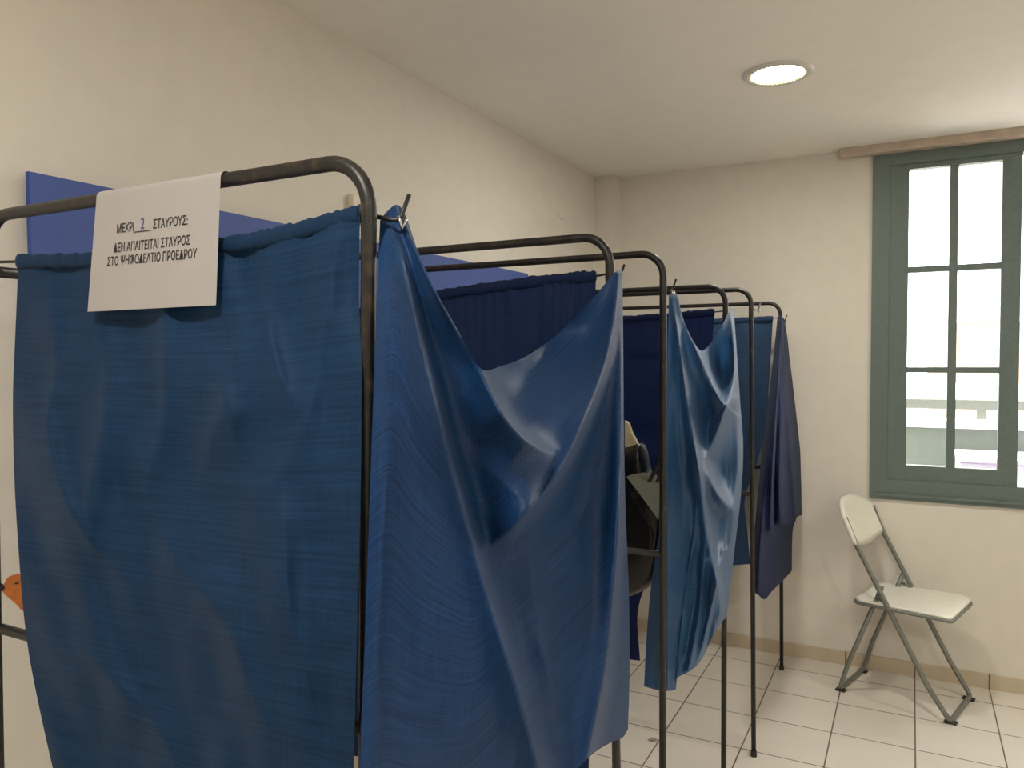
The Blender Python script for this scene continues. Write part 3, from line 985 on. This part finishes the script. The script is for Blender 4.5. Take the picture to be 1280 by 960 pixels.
# painted animal decal on the left wall, mostly hidden by the curtain
dc = tag(empty('wall_decal', (WL, 0.9, 1.05)), 'orange animal face, a wall decal peeking out at the left edge', 'decal')


def decal(name, mat, px, th):
    pts = [on_plane(a, b, 0, WL) for a, b in catmull(px + [px[0]], 4)[:-1]]
    bm = bmesh.new(); add_prism(bm, pts, (th, 0, 0)); return obj(name, bm, mat, dc)


decal('face', M['orange'], [(3, 736), (8, 724), (16, 719), (30, 717), (60, 714), (90, 730), (95, 760), (60, 772), (30, 764), (22, 757), (14, 750), (5, 742)], 0.0015)
decal('nose', M['brown_dark'], [(-4, 733), (0, 729), (4, 731), (5, 735), (3, 738), (-2, 738)], 0.0022)
decal('eye', M['brown_dark'], [(17, 729.5), (20, 728), (23, 727.8), (22, 729.5), (19, 730.5)], 0.0022)
local(dc)

# ------------------------------------------------------------------ folding chair
ch = tag(empty('folding_chair', (-0.016, 3.794, 0), math.radians(-15.8)), 'white folding chair with grey metal legs below the window', 'chair')
SW = 0.175
ra = 0.0105
bm = bmesh.new()
fp = round_path([(-0.200, -SW, 0.800), (-0.150, -SW, 0.685), (0.14, -SW, 0.142), (0.226, -SW + 0.01, 0.012), (0.226, SW - 0.01, 0.012), (0.14, SW, 0.142), (-0.150, SW, 0.685), (-0.200, SW, 0.800)], 0.030, 6)
add_tube(bm, fp, ra, 12); obj('front_leg_frame', bm, M['chair_metal'], ch, smooth=True)
SR = 0.150
rp = round_path([(-0.050, -SR, 0.512), (-0.185, -SR, 0.150), (-0.224, -SR - 0.008, 0.012), (-0.224, SR + 0.008, 0.012), (-0.185, SR, 0.150), (-0.050, SR, 0.512)], 0.028, 6)
bm = bmesh.new(); add_tube(bm, rp, ra * 0.95, 12); obj('rear_leg_frame', bm, M['chair_metal'], ch, smooth=True)
for sy in (-1, 1):
    tube('pivot_bolt', M['chair_metal'], ch, [(-0.050, sy * (SR - 0.012), 0.508), (-0.054, sy * (SW + 0.008), 0.508)], 0.006, 10)
    tube('link_bracket', M['chair_metal'], ch, [(-0.070, sy * (SR + 0.012), 0.462), (-0.030, sy * (SR + 0.012), 0.452), (-0.012, sy * (SR + 0.012), 0.432)], 0.006, 8)
    bm = bmesh.new(); add_box(bm, 0.200, 0.246, sy * (SW - 0.028) - 0.014, sy * (SW - 0.028) + 0.014, 0.0, 0.008); obj('foot_pad', bm, M['rubber'], ch)
    bm = bmesh.new(); add_box(bm, -0.244, -0.204, sy * (SR - 0.010) - 0.014, sy * (SR - 0.010) + 0.014, 0.0, 0.008); obj('foot_pad', bm, M['rubber'], ch)
# seat pan: dished cream shell on a grey rim
NXs, NYs = 26, 26
x0s, x1s, ys, cr_s = -0.165, 0.225, 0.188, 0.045


def seat_outline(n=10):
    pts = []
    for (cxs, cys, a0) in ((x1s - cr_s, ys - cr_s, 0), (x0s + cr_s, ys * .93 - cr_s, 90), (x0s + cr_s, -ys * .93 + cr_s, 180), (x1s - cr_s, -ys + cr_s, 270)):
        for k in range(n + 1):
            a = math.radians(a0 + 90 * k / n)
            pts.append((cxs + cr_s * math.cos(a), cys + cr_s * math.sin(a)))
    return pts


ol = seat_outline()


def sz(x): return 0.440 + 0.010 * (x - x0s) / (x1s - x0s) - 0.012 * max(0, (x - 0.17) / 0.055) ** 2


bm = bmesh.new()
rings = []
for (k, dz) in ((0.0, -0.006), (0.55, -0.004), (0.88, 0.002), (0.97, 0.004), (1.0, 0.0), (0.99, -0.008), (0.9, -0.010), (0.0, -0.012)):
    if k == 0.0: rings.append([bm.verts.new((0.03, 0, sz(0.03) + dz))])
    else: rings.append([bm.verts.new((0.03 + (x - 0.03) * k, y * k, sz(0.03 + (x - 0.03) * k) + dz)) for x, y in ol])
for A_, B_ in zip(rings, rings[1:]):
    n = len(ol)
    for i in range(n):
        j = (i + 1) % n
        if len(A_) == 1: bm.faces.new((A_[0], B_[i], B_[j]))
        elif len(B_) == 1: bm.faces.new((A_[i], B_[0], A_[j]))
        else: bm.faces.new((A_[i], A_[j], B_[j], B_[i]))
obj('seat', bm, M['chair_white'], ch, smooth=True)
bm = bmesh.new(); add_tube(bm, [(x, y, sz(x) - 0.013) for x, y in ol[::2]], 0.0075, 10, closed=True); obj('seat_rim', bm, M['chair_metal'], ch, smooth=True)
# backrest: cream shell curved around, its lower edge dipping in the middle
bm = bmesh.new()
nu, nv = 25, 9
lay = []
for side in (0, 1):
    g = []
    for j in range(nv):
        row = []
        v = j / (nv - 1)
        for i in range(nu):
            u = -1 + 2 * i / (nu - 1)
            y = u * (SW + 0.014)
            top = 0.868 - 0.050 * abs(u) ** 3.0 - 0.012 * u * u
            bot = 0.655 + 0.042 * (1 - math.cos(math.pi * min(1, abs(u)))) / 2
            bot = 0.688 - 0.030 * math.cos(u * math.pi / 2) ** 1.5
            z = bot + (top - bot) * v
            x = -0.150 - (z - 0.685) * 0.44 - 0.030 * (1 - u * u) + (0.013 if side else -0.013) * (1 - 0.25 * abs(2 * v - 1) ** 4)
            row.append(bm.verts.new((x, y, z)))
        g.append(row)
    lay.append(g)
for g, fl in ((lay[0], False), (lay[1], True)):
    for j in range(nv - 1):
        for i in range(nu - 1):
            q = (g[j][i], g[j][i + 1], g[j + 1][i + 1], g[j + 1][i])
            bm.faces.new(q if fl else q[::-1])
a, b = lay
for i in range(nu - 1):
    bm.faces.new((a[0][i], a[0][i + 1], b[0][i + 1], b[0][i])); bm.faces.new((a[-1][i], b[-1][i], b[-1][i + 1], a[-1][i + 1]))
for j in range(nv - 1):
    bm.faces.new((a[j][0], b[j][0], b[j + 1][0], a[j + 1][0])); bm.faces.new((a[j][-1], a[j + 1][-1], b[j + 1][-1], b[j][-1]))
obj('backrest', bm, M['chair_white'], ch, smooth=True)

# ------------------------------------------------------------------ ceiling downlights
def downlight(x, y, label, watt):
    t = tag(empty('ceiling_light', (x, y, ZC)), label, 'ceiling light', 'round recessed ceiling lights')
    bm = bmesh.new()
    prof = [(0.082, 0.003), (0.086, -0.005), (0.098, -0.010), (0.108, -0.010), (0.117, -0.005), (0.120, 0.0)]
    add_lathe(bm, prof, 48); obj('rim', bm, M['lamp_rim'], t, smooth=True)
    bm = bmesh.new(); add_lathe(bm, [(0.0, -0.004), (0.05, -0.004), (0.084, -0.001), (0.085, 0.0)], 48); obj('lens', bm, M['lamp_lens'], t, smooth=True)
    bm = bmesh.new()
    for k in range(36):
        a = 2 * math.pi * k / 36
        add_lathe(bm, [(0, -0.0105), (0.0028, -0.0085), (0.0028, -0.006)], 6, (0.091 * math.cos(a), 0.091 * math.sin(a), 0))
    obj('beaded_ring', bm, M['lamp_rim'], t)
    d = bpy.data.lights.new('downlight', 'AREA')
    d.shape = 'DISK'; d.size = 0.16; d.energy = watt; d.color = (1.0, 0.965, 0.90)
    lo = bpy.data.objects.new('lamp_light', d); lo.location = (0, 0, -0.012); lo.parent = t
    C.objects.link(lo)


downlight(-0.424, 2.815, 'round white ceiling light, lit, above the voting booths', 7.0)
for x, y, lb in ((1.55, 2.815, 'unseen round fill light added in the ceiling, right side at the window end'), (-0.424, -0.2, 'unseen round fill light added in the ceiling near the camera, booth side'),
                 (1.55, -0.2, 'unseen round fill light added in the ceiling near the camera, right side')):
    downlight(x, y, lb, FILL_LAMP_W if y < 1 else 7.0)  # out-of-view downlights, added as ambient fill for the room

# scrap of paper on the floor
sc = on_plane(816, 925, 2, 0.0)
bm = bmesh.new()
add_prism(bm, [(sc[0] + a, sc[1] + b, 0.001 + c) for a, b, c in ((-.018, -.01, 0), (-.004, -.016, .003), (.014, -.008, .006), (.02, .004, .001), (.006, .012, .004), (-.01, .009, .002))], (0, 0, 0.0015))
tag(obj('paper_scrap', bm, M['paper']), 'tiny white scrap of paper on the floor tiles beside the third post', 'scrap')
